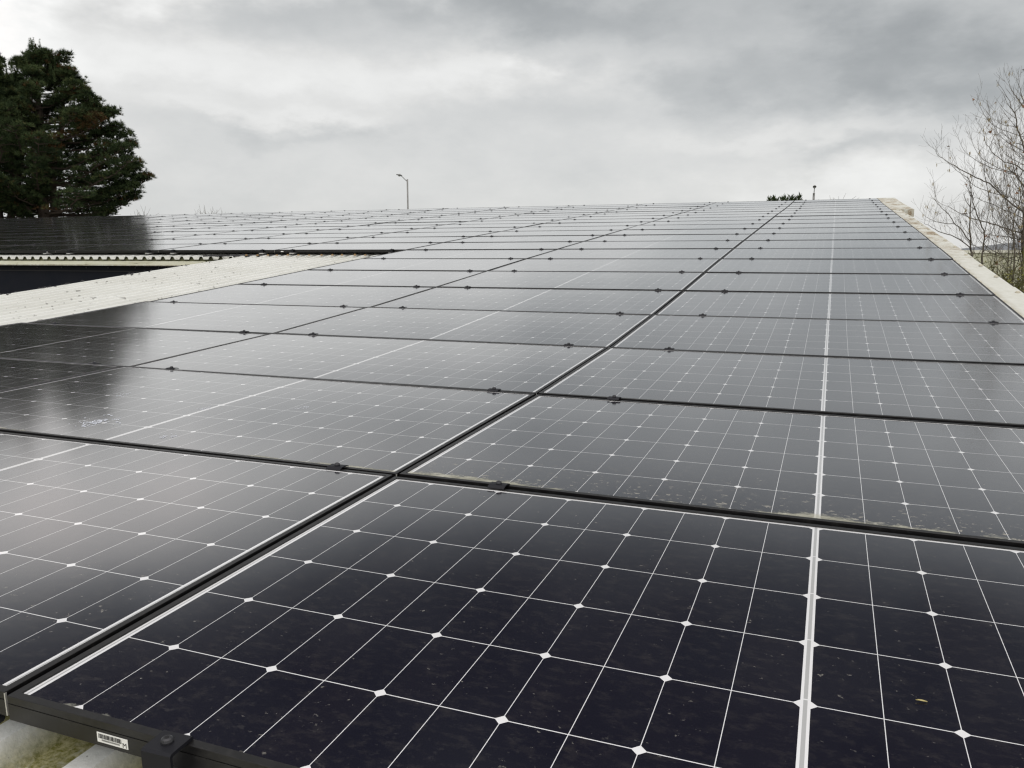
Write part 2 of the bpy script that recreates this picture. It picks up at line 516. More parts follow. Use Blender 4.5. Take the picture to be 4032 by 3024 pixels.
mb = MB()                                               # dark verge board closing the sheet edge on the left
vs = []
for y in ys:
    z = zprof(y) - CREST
    vs += [(U0 - .006, y, z - .012), (U0 - .006, y, z - .17), (U0 - .03, y, z - .012), (U0 - .03, y, z - .17)]
fs = []
for i in range(len(ys) - 1):
    a, c = 4 * i, 4 * i + 4
    fs += [(a, c, c + 2, a + 2), (a + 2, c + 2, c + 3, a + 3), (a, a + 1, c + 1, c), (a + 1, a + 3, c + 3, c + 1)]
mb.add(vs, fs); mb.obj('verge_board', M_dark, bld)
# debris caught along that edge
mb = MB()
for k in range(26):
    y = random.uniform(4.5, 8.1); z = zprof(y) - CREST - .005
    for j in range(random.randint(2, 6)):
        yy = y + random.uniform(-.10, .10); uu = U0 + random.uniform(-.02, .05); r = random.uniform(.006, .016)
        mb.lathe([(r * .6, 0), (r, r * .3), (r * .5, r * .8)], 6, 0, Matrix.Translation((uu, yy, z)))
mb.obj('moss_clumps', M_dark, bld)['kind'] = 'stuff'
# wing's eave wall, fascia and joints
ZE = zprof(Y_LAP)
mb = MB(); mb.box(WX, U0 + .1, 8.42, 8.52, GROUND, ZE - .13); mb.obj('eave_wall', M_navy, bld)
mb = MB(); mb.box(WX, U0 + .08, 8.412, 8.417, ZE - .29, ZE - .2785); mb.obj('cladding_joint', M_dark, bld)
mb = MB(); mb.box(WX, U0 + .02, 8.300, 8.345, .474, .525); mb.obj('fascia_board', M_fascia, bld)
mb = MB(); mb.box(WX, U0 + .02, 8.290, 8.345, .460, .472); mb.obj('fascia_trim', M_cap, bld)
mb = MB(); vs = []; k = math.floor(WX / PER)
while k * PER < U0 + .3:
    for ph, d in XS + [(.5, 1.0)]:
        u = (k + ph) * PER - .05
        if WX < u < U0 - .06:
            zt = zprof(8.322) - CREST + .011 - d * DEPTH - .0085
            vs += [(u, 8.318, .527), (u, 8.318, zt), (u, 8.330, .527), (u, 8.330, zt)]
    k += 1
fs = []
for i in range(len(vs) // 4 - 1):
    a, c = 4 * i, 4 * i + 4
    fs += [(a, c, c + 1, a + 1), (a + 2, a + 3, c + 3, c + 2), (a + 1, c + 1, c + 3, a + 3)]
mb.add(vs, fs); mb.obj('eave_filler', M_olive, bld)  # strip closing the crest hollows, their shade given as olive colour
x = U0 - .15
k = 0
while x > -14.5:
    mb = MB(); mb.lathe([(.011, 0), (.011, .004), (.007, .009)], 10, 0, Matrix.Translation((x, 8.42, ZE - .235)) @ Matrix.Rotation(R(90), 4, 'X'))
    mb.obj('cladding_rivet', M_rivet, bld); x -= random.uniform(.40, .52); k += 1
for (rx, rz) in ((-9.13, .36), (-9.10, .30)):
    mb = MB(); mb.lathe([(.011, 0), (.011, .004), (.007, .009)], 10, 0, Matrix.Translation((rx, 8.42, rz)) @ Matrix.Rotation(R(90), 4, 'X'))
    mb.obj('cladding_rivet', M_rivet, bld)


# roof fixings: dome over a washer
def fixing_mesh():
    mb = MB()
    mb.lathe([(.021, 0), (.021, .003), (.014, .005)], 14, 0)
    mb.lathe([(.0085, .005), (.0085, .011), (.006, .014)], 6, 1)
    return mb.mesh('roof_fixing', [M_rubber, M_boltd])


FX = fixing_mesh()
for u in [-.955]:
    o = link('roof_fixing', FX, bld); o.location = (-1.078, .045, zprof(0) - CREST + .001); o.scale = (.75, .75, .75)
FX2 = MB(); FX2.lathe([(.016, 0), (.014, .012), (.006, .018)], 10, 0); FX2m = FX2.mesh('roof_fixing', M_grime)
uk = -45
for k in range(-45, -32):
    u = k * PER
    if u > U0 + .05:
        o = link('roof_fixing', FX2m, bld); o.location = (u, Y_LAP + .06 + random.uniform(-.02, .02), zprof(Y_LAP + .06) - CREST + .011); o.scale = (1, 1.2, .8 + random.random() * .5)

# ragged dark strips standing for the shaded step edges where the wing's sheets meet the main sheets
mb = MB()
for k in range(4):
    y0 = Y_LAP - .05 + .035 * k
    pts = [(U0 - .55 + .16 * k + s * .11, y0 + s * .02 + random.uniform(-.006, .006), zprof(y0) - CREST + .016 + .006 * (s % 2)) for s in range(8)]
    mb.tube(pts, .010, 5)
mb.obj('lap_edge_shade', M_dark, bld)

# verge capping on the right, in lapped lengths
cap_edges = [-.4, 2.6, 5.9, 7.86, 10.3, 12.9, 15.0, 17.22]
CU0, CU1 = .992, 1.205


def capping(y0, y1, cu1, drop, lift=0.0, side=.16):
    ys = [y0] + [y for y in YR if y0 + .01 < y < y1 - .01] + [y1]
    mb = MB(); vs = []
    for y in ys:
        z = zprof(y) - .040 + lift
        vs += [(CU0, y, z - .05), (CU0, y, z), (cu1 - .012, y, z - .002), (cu1, y, z - .012), (cu1, y, z - side), (cu1 - .02, y, z - side)]
    fs = []
    n = 6
    for i in range(len(ys) - 1):
        for k in range(n - 1):
            fs.append((i * n + k, i * n + k + 1, (i + 1) * n + k + 1, (i + 1) * n + k))
    fs.append(tuple(range(n)))
    fs.append(tuple((len(ys) - 1) * n + k for k in range(n))[::-1])
    mb.add(vs, fs)
    return mb.obj('verge_capping', M_cap, bld)


for i in range(len(cap_edges) - 1):
    capping(cap_edges[i], cap_edges[i + 1] + .0, CU1, .1, lift=.006 * (i % 2))
capping(17.22, 19.6, 1.43, .1, lift=.012, side=.15)
capping(19.6, Y_RIDGE + .1, 1.43, .1, lift=.008, side=.15)
CB = MB(); CB.lathe([(.017, 0), (.017, .006), (.011, .013), (.003, .015)], 12); CBm = CB.mesh('capping_bolt', M_capbolt)
y = 3.1
while y < 17.0:
    o = link('capping_bolt', CBm, bld); o.location = (CU1 - .045, y, zprof(y) - .037)
    y += random.uniform(.72, .95)
y = 3.0
while y < 12.0:
    o = link('capping_bolt', CBm, bld); o.location = (CU0 + .018, y, zprof(y) - .038); o.scale = (.8, .8, .8)
    y += random.uniform(.24, .36)

# ------------------------------------------------------------------ solar panels
LIP, FH = .0115, .035
mb = MB()
hl, hw = PL / 2, PW / 2


def ring(z_out, z_in, xo, yo, xi, yi, mi=0):
    o = [(-xo, -yo, z_out), (xo, -yo, z_out), (xo, yo, z_out), (-xo, yo, z_out)]
    i = [(-xi, -yi, z_in), (xi, -yi, z_in), (xi, yi, z_in), (-xi, yi, z_in)]
    mb.add(o + i, [(0, 1, 5, 4), (1, 2, 6, 5), (2, 3, 7, 6), (3, 0, 4, 7)], mi)


e_ = .0006
ring(0, 0, hl - .03, hw - .03, hl, hw)                                 # bottom flange
ring(0, FH * .66, hl, hw, hl, hw)                                      # lower outer web
ring(FH * .66, FH * .66, hl, hw, hl - .0010, hw - .0010)
ring(FH * .66, FH * .70, hl - .0010, hw - .0010, hl - .0010, hw - .0010)  # groove
ring(FH * .70, FH * .70, hl - .0010, hw - .0010, hl, hw)
ring(FH * .70, FH - e_, hl, hw, hl, hw)
ring(FH - e_, FH, hl, hw, hl - e_, hw - e_)                            # eased arris
ring(FH, FH, hl - e_, hw - e_, hl - LIP, hw - LIP)                     # lip
ring(FH, FH - .0024, hl - LIP, hw - LIP, hl - LIP - .0006, hw - LIP - .0006)
mb.add([(-hl + .03, -hw + .03, .001), (hl - .03, -hw + .03, .001), (hl - .03, hw - .03, .001), (-hl + .03, hw - .03, .001)], [(0, 3, 2, 1)])
for s in (1,):                                                         # bare cut metal at the mitred front corners
    mb.box(s * hl - .0012, s * hl + .0008, -hw - .0006, -hw + .002, .0012, FH - .0016, 1)
frame_me = mb.mesh('frame', [M_frame, M_cut])
mb = MB(); gx, gy, gz = hl - LIP - .0003, hw - LIP - .0003, FH - .0024
mb.add([(-gx, -gy, gz), (gx, -gy, gz), (gx, gy, gz), (-gx, gy, gz)], [(0, 1, 2, 3)])
glass_me = mb.mesh('cell_laminate', M_cell)

ORD = ['', 'first', 'second', 'third', 'fourth', 'fifth', 'sixth', 'seventh', 'eighth', 'ninth', 'tenth', 'eleventh', 'twelfth', 'thirteenth',
       'fourteenth', 'fifteenth', 'sixteenth', 'seventeenth', 'eighteenth', 'nineteenth', 'twentieth', 'twenty-first', 'twenty-second', 'twenty-third']
SPECIAL = {
    (0, 0): 'nearest solar panel, at the eave, with a barcode sticker on its front frame',
    (0, -1): 'eave-row solar panel left of the barcode-stickered one, reflecting pale brownish sky',
    (1, 0): 'second-row solar panel with a lichen crust and grime along its lower edge',
    (1, -1): 'second-row solar panel splashed with bluish white bird droppings',
    (8, -3): "solar panel at the inner corner of the array's notch, front frame over white roof",
}
ROLL = {0: -.0048, 1: -.0044, 2: -.0022, 3: -.0010}
panels = {}


def panel_matrix(r, c):
    y0, y1, z0, z1 = YR[r], YR[r + 1], ZR[r], ZR[r + 1]
    t = Vector((0, y1 - y0, z1 - z0)).normalized()
    rng = random.Random(r * 101 + c * 7 + 5)
    x_ax = Vector((1, 0, ROLL.get(r, 0) + rng.gauss(0, .0009)))
    x_ax.normalize()
    yv = (t + Vector((0, 0, rng.gauss(0, .0013)))).normalized()
    n = x_ax.cross(yv).normalized()
    yv = n.cross(x_ax)
    cpt = Vector((rng.gauss(0, .0009), rng.gauss(0, .0011), rng.gauss(0, .0009))) + Vector((c * PU, y0, z0 + ROLL.get(r, 0) * c * PU)) + yv * (PW / 2) - n * FH
    mm = Matrix.Identity(4)
    for i in range(3): mm[i][0], mm[i][1], mm[i][2], mm[i][3] = x_ax[i], yv[i], n[i], cpt[i]
    return mm


for r in range(21):
    for c in range(0, -16, -1):
        if r < 8 and c < -2: continue
        M4 = panel_matrix(r, c)
        cor = [M4 @ Vector((a * hl, b_ * hw, FH)) for a in (-1, 0, 1) for b_ in (-1, 0, 1)]
        if c < -2 and not in_view(cor, 60): continue
        if r >= 8 and c < -2 and max((project(p) or (-9e9, 0))[0] for p in cor) < -120: continue
        lab = SPECIAL.get((r, c))
        if lab is None:
            lab = 'black-framed solar panel, %s row from the eave, %s column from the right edge' % (ORD[r + 1], ORD[1 - c])
        p = thing('solar_panel', lab, 'solar panel', group='solar panels laid in rows up the roof')
        p.matrix_world = M4
        link('frame', frame_me, p)
        gl = link('cell_laminate', glass_me, p)
        rng = random.Random(r * 31 + c * 17)
        gl['seed'] = float(r * 1.37 + c * 2.11)
        gl['dirt'] = 1.0 if r < 2 else (.75 if r < 4 else .45)
        gl['crust'] = {(1, 0): 1.0, (0, 0): .30, (0, -1): .30, (1, -1): .34, (2, -1): .12, (2, -2): .35, (2, 0): .22, (3, 0): .16}.get((r, c), rng.uniform(.02, .12))
        panels[(r, c)] = p

# barcode sticker on the nearest frame
def sticker(parent, lx, w=.030, h=.0095, tilt=0, letters=True):
    mb = MB(); f = w / .0335
    mb.box(-w / 2, w / 2, -.0004, 0, -h / 2, h / 2)
    st = mb.obj('barcode_sticker', M_paper, parent)
    st.location = (lx, -hw - .0003, FH * .36); st.rotation_euler = (0, tilt, 0)
    if letters:
        mb = MB(); rr = random.Random(4)
        x = -w / 2 + .0016 * f
        while x < w / 2 - .0068 * f:
            bw = f * rr.choice((.0002, .0003, .0005, .0007))
            mb.box(x, x + bw, -.0006, -.0002, -.0008 * f, h / 2 - .0012 * f); x += bw + f * rr.choice((.0002, .0003, .0005))
        x = -w / 2 + .0050 * f
        while x < w / 2 - .0090 * f:                               # row of tiny unreadable digits
            mb.box(x, x + .00045 * f, -.0006, -.0002, -.0030 * f, -.0015 * f); x += .0009 * f
        mb.obj('barcode', M_ink, st)
        cu = bpy.data.curves.new('letter', 'FONT'); cu.body = 'M'; cu.size = .0062 * f; cu.extrude = .0001
        tmp = bpy.data.objects.new('letter', cu); COL.objects.link(tmp)
        bpy.context.view_layer.update()
        me = bpy.data.meshes.new_from_object(tmp.evaluated_get(bpy.context.evaluated_depsgraph_get()))
        bpy.data.objects.remove(tmp)
        me.materials.clear(); me.materials.append(M_ink)
        lo = link('letter', me, st); lo.location = (w / 2 - .0060 * f, -.0006, -.0036 * f); lo.rotation_euler = (R(90), 0, 0)
    return st


sticker(panels[(0, 0)], -.798, .050, .0135)
if (8, -6) in panels: sticker(panels[(8, -6)], .807, .04, .012, letters=False)
if (8, -3) in panels: sticker(panels[(8, -3)], -.861, .04, .012, letters=False)


# bird droppings: ragged ring-shaped splats
def splat(parent, lx, ly, rad, seed):
    rr = random.Random(seed); mb = MB(); n = 40
    for ringi in range(rr.randint(3, 6)):
        cx, cy = rr.uniform(-rad, rad) * .8, rr.uniform(-rad, rad) * 1.2
        r0 = rad * rr.uniform(.18, .45); th = rr.uniform(.15, .4); ph = rr.uniform(0, 6); arc = rr.uniform(.45, 1.0)
        vs, fs = [], []
        for k in range(n + 1):
            a = ph + 2 * math.pi * arc * k / n
            w = r0 * (1 + .25 * math.sin(3 * a + ph) + .15 * math.sin(7 * a))
            tt = th * (.4 + .6 * abs(math.sin(5 * a + 2 * ph)))
            for q_ in (1, 1 - tt): vs.append((cx + w * q_ * math.cos(a), cy + w * q_ * math.sin(a), 0))
        for k in range(n): fs.append((2 * k, 2 * k + 2, 2 * k + 3, 2 * k + 1))
        mb.add(vs, fs)
    for k in range(14):
        a = rr.uniform(0, 6.28); d = rad * rr.uniform(.3, 1.9); r0 = rad * rr.uniform(.03, .10)
        mb.add([(d * math.cos(a) + r0 * math.cos(j) * 1.3, d * math.sin(a) + r0 * math.sin(j), 0) for j in (0, 1.05, 2.1, 3.14, 4.2, 5.25)], [(0, 1, 2, 3, 4, 5)])
    o = mb.obj('bird_dropping', M_drop, parent); o.location = (lx, ly, FH - .0024 + .0007); o['kind'] = 'stuff'


pp = panels[(1, -1)]
splat(pp, -.20, -.31, .050, 1); splat(pp, -.22, -.36, .040, 12); splat(pp, .150, -.40, .022, 2); splat(pp, -.02, -.06, .020, 3); splat(pp, -.47, .02, .022, 4)
splat(pp, .30, .05, .016, 5)

# ------------------------------------------------------------------ clamps
def clamp_parts(end=False):
    mb = MB()
    w = .0208
    if not end:
        pr = [(-.0215, .0008), (-.0200, .0026), (-.0110, .0062), (-.0065, .0066), (.0065, .0066), (.0110, .0062), (.0200, .0026), (.0215, .0008)]
        lo = [(.0195, .0003), (.0102, .0036), (-.0102, .0036), (-.0195, .0003)]
    else:                                                       # Z-shaped end clamp down the front of the frame
        pr = [(-.0300, -.036), (-.0300, .0025), (-.0270, .0052), (.0085, .0052), (.0100, .0030), (.0100, .0006)]
        lo = [(-.0250, .0006), (-.0262, -.0010), (-.0262, -.036)]
    poly = pr + lo; n = len(poly)
    vs = [(-w, a, b_) for a, b_ in poly] + [(w, a, b_) for a, b_ in poly]
    fs = [tuple(range(n)), tuple(range(n, 2 * n))[::-1]] + [(i, i + n, (i + 1) % n + n, (i + 1) % n) for i in range(n)]
    mb.add(vs, fs)
    br = mb.mesh('bracket', M_clamp)
    zt, yc = (.0066, 0) if not end else (.0052, -.010)
    mb = MB(); T = Matrix.Translation((0, yc, zt))
    mb.lathe([(.0072, 0), (.0075, .0022), (.0066, .0050), (.0045, .0064)], 14, 0, T)
    mb.lathe([(.0030, .0064), (.0030, .0066)], 6, 1, T)
    bo = mb.mesh('bolt', [M_boltd, M_socket])
    mb = MB()
    if end:
        mb.box(-.034, .034, -.040, .05, -.050, -.037)
    ft = mb.mesh('foot', M_alu) if end else None
    if end:                                                    # mid clamp also reads as one small mesh far away
        return br, bo, ft
    mb = MB()
    mb.add(vs, fs); mb.lathe([(.0075, 0), (.0075, .0035), (.0045, .0064)], 7, 1, T)
    return br, bo, mb.mesh('mid_clamp', [M_clamp, M_boltd])


mid_br, mid_bo, mid_one = clamp_parts()
end_br, end_bo, end_ft = clamp_parts(True)
cands = []
for (r, c) in panels:
    for side, du in (('left', -.705), ('right', .795)):
        for kind in ('up', 'eave'):
            if kind == 'eave' and not ((r == 0) or (r == 8 and c < -2)): continue
            rng = random.Random(r * 977 + c * 53 + (side == 'left') * 11 + (kind == 'up'))
            u = c * PU + du + rng.uniform(-.018, .018)
            if kind == 'eave' and r == 0 and c == 0 and side == 'left': u = -.700
            lx = u - c * PU
            M4 = panel_matrix(r, c)
            if kind == 'up':
                pos = M4 @ Vector((lx, hw + (PV - PW) / 2, FH))
                if r < 20 and (r + 1, c) in panels:
                    p2 = panel_matrix(r + 1, c) @ Vector((lx, -hw - (PV - PW) / 2, FH)); pos = (pos + p2) / 2
            else:
                pos = M4 @ Vector((lx, -hw, FH))
            if not in_view([pos], 25): continue
            depth = (pos - Vector(CAM_LOC)).length
            if kind == 'up':
                lab = 'black clamp above the %s panel row from the eave, %s column from right, %s one' % (ORD[r + 1], ORD[1 - c], side)
            else:
                lab = ('black end clamp beside the barcode sticker on the nearest panel' if r == 0 and c == 0 and side == 'left' else
                       'black end clamp on the front frame, %s row, %s column from right, %s one' % (ORD[r + 1], ORD[1 - c], side))
            cands.append((depth, kind, pos, M4, lab))
cands.sort(key=lambda q_: q_[0])
rest = MB()
made = 0
for depth, kind, pos, M4, lab in cands:
    mm = M4.copy(); mm.translation = pos
    rng = random.Random(lab)
    mm = mm @ Matrix.Rotation(rng.gauss(0, .02), 4, 'Z')
    grp = 'clamps holding the solar panels'
    if made < 298:
        made += 1
        if kind == 'eave':
            o = thing('end_clamp', lab, 'clamp', group=grp); o.matrix_world = mm
            link('bracket', end_br, o); link('bolt', end_bo, o); link('foot', end_ft, o)
        elif depth < 9:
            o = thing('panel_clamp', lab, 'clamp', group=grp); o.matrix_world = mm
            link('bracket', mid_br, o); link('bolt', mid_bo, o)
        else:
            o = link('panel_clamp', mid_one); tag(o, lab, 'clamp', grp); o.matrix_world = mm
    else:
        pts = [mm @ Vector(v.co) for v in mid_one.vertices]
        rest.add(pts, [list(p.vertices) for p in mid_one.polygons])
if rest.v:
    o = rest.obj('panel_clamp', M_clamp); tag(o, 'the far small clamps dotted along the uppermost panel seams', 'clamps'); o['kind'] = 'stuff'

# a little yellow leaf lying on the nearest panel
M_leaf, *_ = mat('yellow_leaf', (.42, .36, .15), .6)
mb = MB()
prof = [(0, 0), (.25, .55), (.5, .8), (.75, .6), (1, 0)]
vs = []
for t_, w_ in prof:
    for s in (-1, 0, 1): vs.append((t_ * .014, s * w_ * .0024, .0012 * (1 - t_) + (.0012 if s else 0) + .0008))
fs = []
for i in range(4):
    for k in (0, 1): fs.append((i * 3 + k, i * 3 + k + 1, i * 3 + k + 4, i * 3 + k + 3))
mb.add(vs, fs)
lf = mb.obj('fallen_leaf', M_leaf); tag(lf, 'tiny yellow willow-like leaf lying on the nearest solar panel', 'leaf')
lf.matrix_world = panel_matrix(0, 0) @ Matrix.Translation((.132, .405 - hw, FH - .0024)) @ Matrix.Rotation(R(8), 4, 'Z')

# ------------------------------------------------------------------ pine on the left
M_bark = noisy('pine_bark', (.040, .032, .026), (.075, .060, .048), 6, .9, spec=.1)
M_needle, q, b = mat('pine_needles', rough=.75, spec=.15)
ca_ = q.n('ShaderNodeAttribute', attribute_name='tone').outputs['Fac']
rp = q.n('ShaderNodeValToRGB'); q.put(rp.inputs[0], ca_)
rp.color_ramp.elements[0].position = 0; rp.color_ramp.elements[0].color = (.015, .027, .012, 1)
rp.color_ramp.elements[1].position = 1; rp.color_ramp.elements[1].color = (.085, .045, .018, 1)
for p_, c_ in ((.35, (.030, .047, .018, 1)), (.62, (.062, .088, .034, 1)), (.80, (.085, .098, .036, 1)), (.90, (.060, .046, .02, 1))):
    e = rp.color_ramp.elements.new(p_); e.color = c_
q.t.links.new(rp.outputs[0], b.inputs['Base Color'])

PBASE = Vector((-33.457, 27.874, 0))
PEX = Vector((.64945, .76041, 0))
PEY = Vector((-.76041, .64945, 0))          # away from the roof


def build_pine():
    rng = random.Random(21)
    t = thing('pine_tree', 'tall broad pine with dark green clumped needles beyond the left end of the roof', 'tree', (PBASE.x, PBASE.y, GROUND))
    H0 = -GROUND
    # half width of the crown against height (above eave level)
    prof = [(2.2, 3.0), (3.0, 3.4), (3.6, 4.2), (4.5, 4.7), (5.2, 4.2), (6.2, 3.95), (6.9, 3.5), (7.6, 2.95), (8.5, 2.35), (9.2, 1.75), (9.9, .95), (10.4, .15)]
    def rad(z):
        for i in range(len(prof) - 1):
            if z <= prof[i + 1][0]:
                a, c = prof[i], prof[i + 1]; f = (z - a[0]) / (c[0] - a[0]); return max(.25, a[1] + f * (c[1] - a[1]) - .55)
        return .1
    W = lambda x, y, z: PEX * x + PEY * y + Vector((0, 0, z + H0))
    tr = MB(); X0 = -.58
    tr.tube([W(X0 - .05, 0, GROUND), W(X0, 0, 1.5), W(X0 + .02, 0, 3.4), W(X0 + .2, .1, 6.0), W(X0 + .15, 0, 8.2), W(X0 + .25, 0, 10.0)], [.34, .27, .23, .17, .10, .03], 10)
    tr.tube([W(X0 + .1, 0, .4), W(X0 + .42, .1, 2.4), W(X0 + .50, .2, 4.2), W(X0 + 1.0, .3, 6.6), W(X0 + 1.3, .3, 8.2)], [.24, .17, .14, .09, .03], 8)
    tr.tube([W(X0 - .1, 0, 1.0), W(X0 - .8, -.2, 3.2), W(X0 - 1.3, -.3, 6.0), W(X0 - 1.6, -.3, 8.6)], [.2, .15, .10, .03], 8)
    nb, nv, tone = MB(), [], []
    def tuft(p, d, L, tn):
        d = d.normalized()
        a = d.cross(Vector((.3, .1, .9))); a = a.normalized() if a.length > .05 else Vector((1, 0, 0))
        c = d.cross(a)
        n = rng.randint(11, 15); o = len(nb.v)
        for k in range(n):
            ph = rng.uniform(0, 6.28); sp = rng.uniform(.25, 1.15)
            dd = (d + (a * math.cos(ph) + c * math.sin(ph)) * sp).normalized() * L * rng.uniform(.7, 1.15)
            s = dd.cross(Vector((rng.gauss(0, 1), rng.gauss(0, 1), rng.gauss(0, 1)))).normalized() * L * .055
            o = len(nb.v)
            nb.v += [tuple(p - s), tuple(p + s), tuple(p + dd)]
            nb.f.append((o, o + 1, o + 2)); nb.m.append(0)
            tone.extend([tn] * 3)
    def clump(cpt, rx, tn0, n, up=.55):
        for k in range(n):
            th_ = rng.uniform(0, 6.28); cz = rng.uniform(-.55, 1); r_ = rng.random() ** .4
            sx_ = math.sqrt(max(0, 1 - cz * cz)); r_ *= rng.choice((1, 1, 1, 1.25))
            off = Vector((sx_ * math.cos(th_) * rx * r_, sx_ * math.sin(th_) * rx * r_, cz * rx * .42 * r_))
            d = off.normalized() * .7 + Vector((0, 0, up))
            tuft(cpt + off, d, rng.uniform(.13, .22), min(1, max(0, tn0 + rng.gauss(0, .09))))
    def limb(z0, ang, R_, rise, x0):
        tip = Vector((math.cos(ang) * R_ + (x0 * .15), math.sin(ang) * R_, z0 + rise))
        root = Vector((x0, 0, z0 - .25 * R_ * .35))
        pts = []
        for i in range(7):
            f = i / 6
            p = root.lerp(tip, f); p.z += -.10 * R_ * math.sin(f * 3.14) + .12 * R_ * max(0, f - .7)
            p += Vector((rng.gauss(0, .04), rng.gauss(0, .04), rng.gauss(0, .03))) * R_ * .35
            pts.append(p)
        rr = .018 + .013 * R_
        tr.tube([W(*p) for p in pts], [rr * (1 - .75 * i / 6) for i in range(7)], 5)
        side = Vector((-math.sin(ang), math.cos(ang), 0))
        brown = .88 if rng.random() < .025 else None
        for f in (.42, .58, .72, .84, .93, 1.0):
            if f < .5 and R_ > 2.2 and rng.random() < .5: continue
            k = f * 6; i = min(5, int(k)); p = pts[i].lerp(pts[i + 1], k - i)
            for s in (-1, -.45, .45, 1, 0):
                if s == 0 and f < .8: continue
                q2 = p + side * s * R_ * rng.uniform(.06, .24) * (1.25 - f * .7) + Vector((0, 0, rng.uniform(-.02, .22)))
                if s: tr.tube([W(*p), W(*q2)], [rr * .35, rr * .15], 3, cap=False)
                base = rng.gauss(.36, .17) + .10 * (q2.z - 4) / 6
                if brown: base = rng.gauss(.9, .06)
                elif rng.random() < .05: base = rng.gauss(.88, .08)
                clump(W(*q2), rng.uniform(.17, .38), base, rng.randint(9, 19))
    z = 3.15
    while z < 9.2:
        Rz = rad(z)
        n = max(4, int(4 + Rz * 1.15))
        a0 = rng.uniform(0, 6.28)
        for k in range(n):
            ang = a0 + 6.283 * k / n + rng.gauss(0, .2)
            rr_ = rad(z + .55) * rng.uniform(.72, 1.03)
            limb(z + rng.gauss(0, .15), ang, rr_, .30 + .10 * rr_ + rng.gauss(0, .12) - (.35 if z < 3.4 else 0), X0)
        z += rng.uniform(.54, .74)
    # the reaching limbs that make the stepped right-hand outline, and candles on top
    for (tx, tz) in ((.57, 9.75), (1.48, 9.0), (2.0, 8.3), (2.25, 7.6), (2.95, 7.45), (3.22, 6.75), (3.78, 6.0), (3.9, 4.95), (4.38, 4.42), (3.8, 3.6), (2.7, 2.9), (2.2, 2.6), (3.3, 4.1), (2.6, 5.5)):
        for dy_ in (-.5, .35):
            Rr = math.hypot(tx - X0 * .0, dy_)
            limb(tz - .75, math.atan2(dy_, tx - .45 - X0 * .15), Rr - .45, .42, X0)
    for (ax_, az_, ar_) in ((-.34, 9.35, .5), (-.3, 9.72, .36), (-.62, 9.4, .4), (.05, 9.2, .45), (-.9, 9.1, .5), (-1.3, 8.9, .5)):
        clump(W(ax_, 0, az_), ar_, .42, 30, .9)
    for k in range(60):
        a = rng.uniform(0, 6.28); r_ = rng.uniform(.15, 1.9); zz = 8
        for z in [x_ / 10 for x_ in range(104, 60, -1)]:
            if rad(z) > r_: zz = z; break
        p = Vector((math.cos(a) * r_ - .35, math.sin(a) * r_, zz - .62))
        tn = rng.gauss(.5, .08)
        for j in range(6): tuft(W(p.x, p.y, p.z + j * .075), Vector((0, 0, 1)), .16 - j * .012, tn)
    for k in range(9):                                   # low boughs closing the foot of the crown
        limb(rng.uniform(2.45, 3.05), math.pi + rng.uniform(-.9, .9), rng.uniform(1.1, 2.9), .22, X0)
    # bare dead twigs low on the right
    for k in range(110):
        a = rng.gauss(0, .7); z0 = rng.uniform(2.3, 3.9); L = rng.uniform(1.2, 3.0)
        pts = [Vector((X0 + .3, 0, z0 - .3))]
        for i in range(5):
            pts.append(pts[-1] + Vector((math.cos(a) * L / 5, math.sin(a) * L / 5, rng.gauss(.02 + .02 * i, .06))))
        tr.tube([W(*p) for p in pts], [.022, .018, .014, .011, .008, .005], 3, cap=False)
    tr.obj('trunk', M_bark, t)
    me = nb.mesh('crown', M_needle)
    me.attributes.new('tone', 'FLOAT', 'POINT').data.foreach_set('value', tone)
    link('crown', me, t)
    return t


pine = build_pine()
p2 = pine.copy(); COL.objects.link(p2)
for ch in list(pine.children):
    c2 = ch.copy(); COL.objects.link(c2); c2.parent = p2
p2.location = pine.location - PEX * 3.0 + PEY * .9; p2.rotation_euler = (0, 0, R(170)); p2.scale = (1, 1, 1.02)
tag(p2, 'second dark pine behind the first, cut off by the left edge of the photo', 'tree')

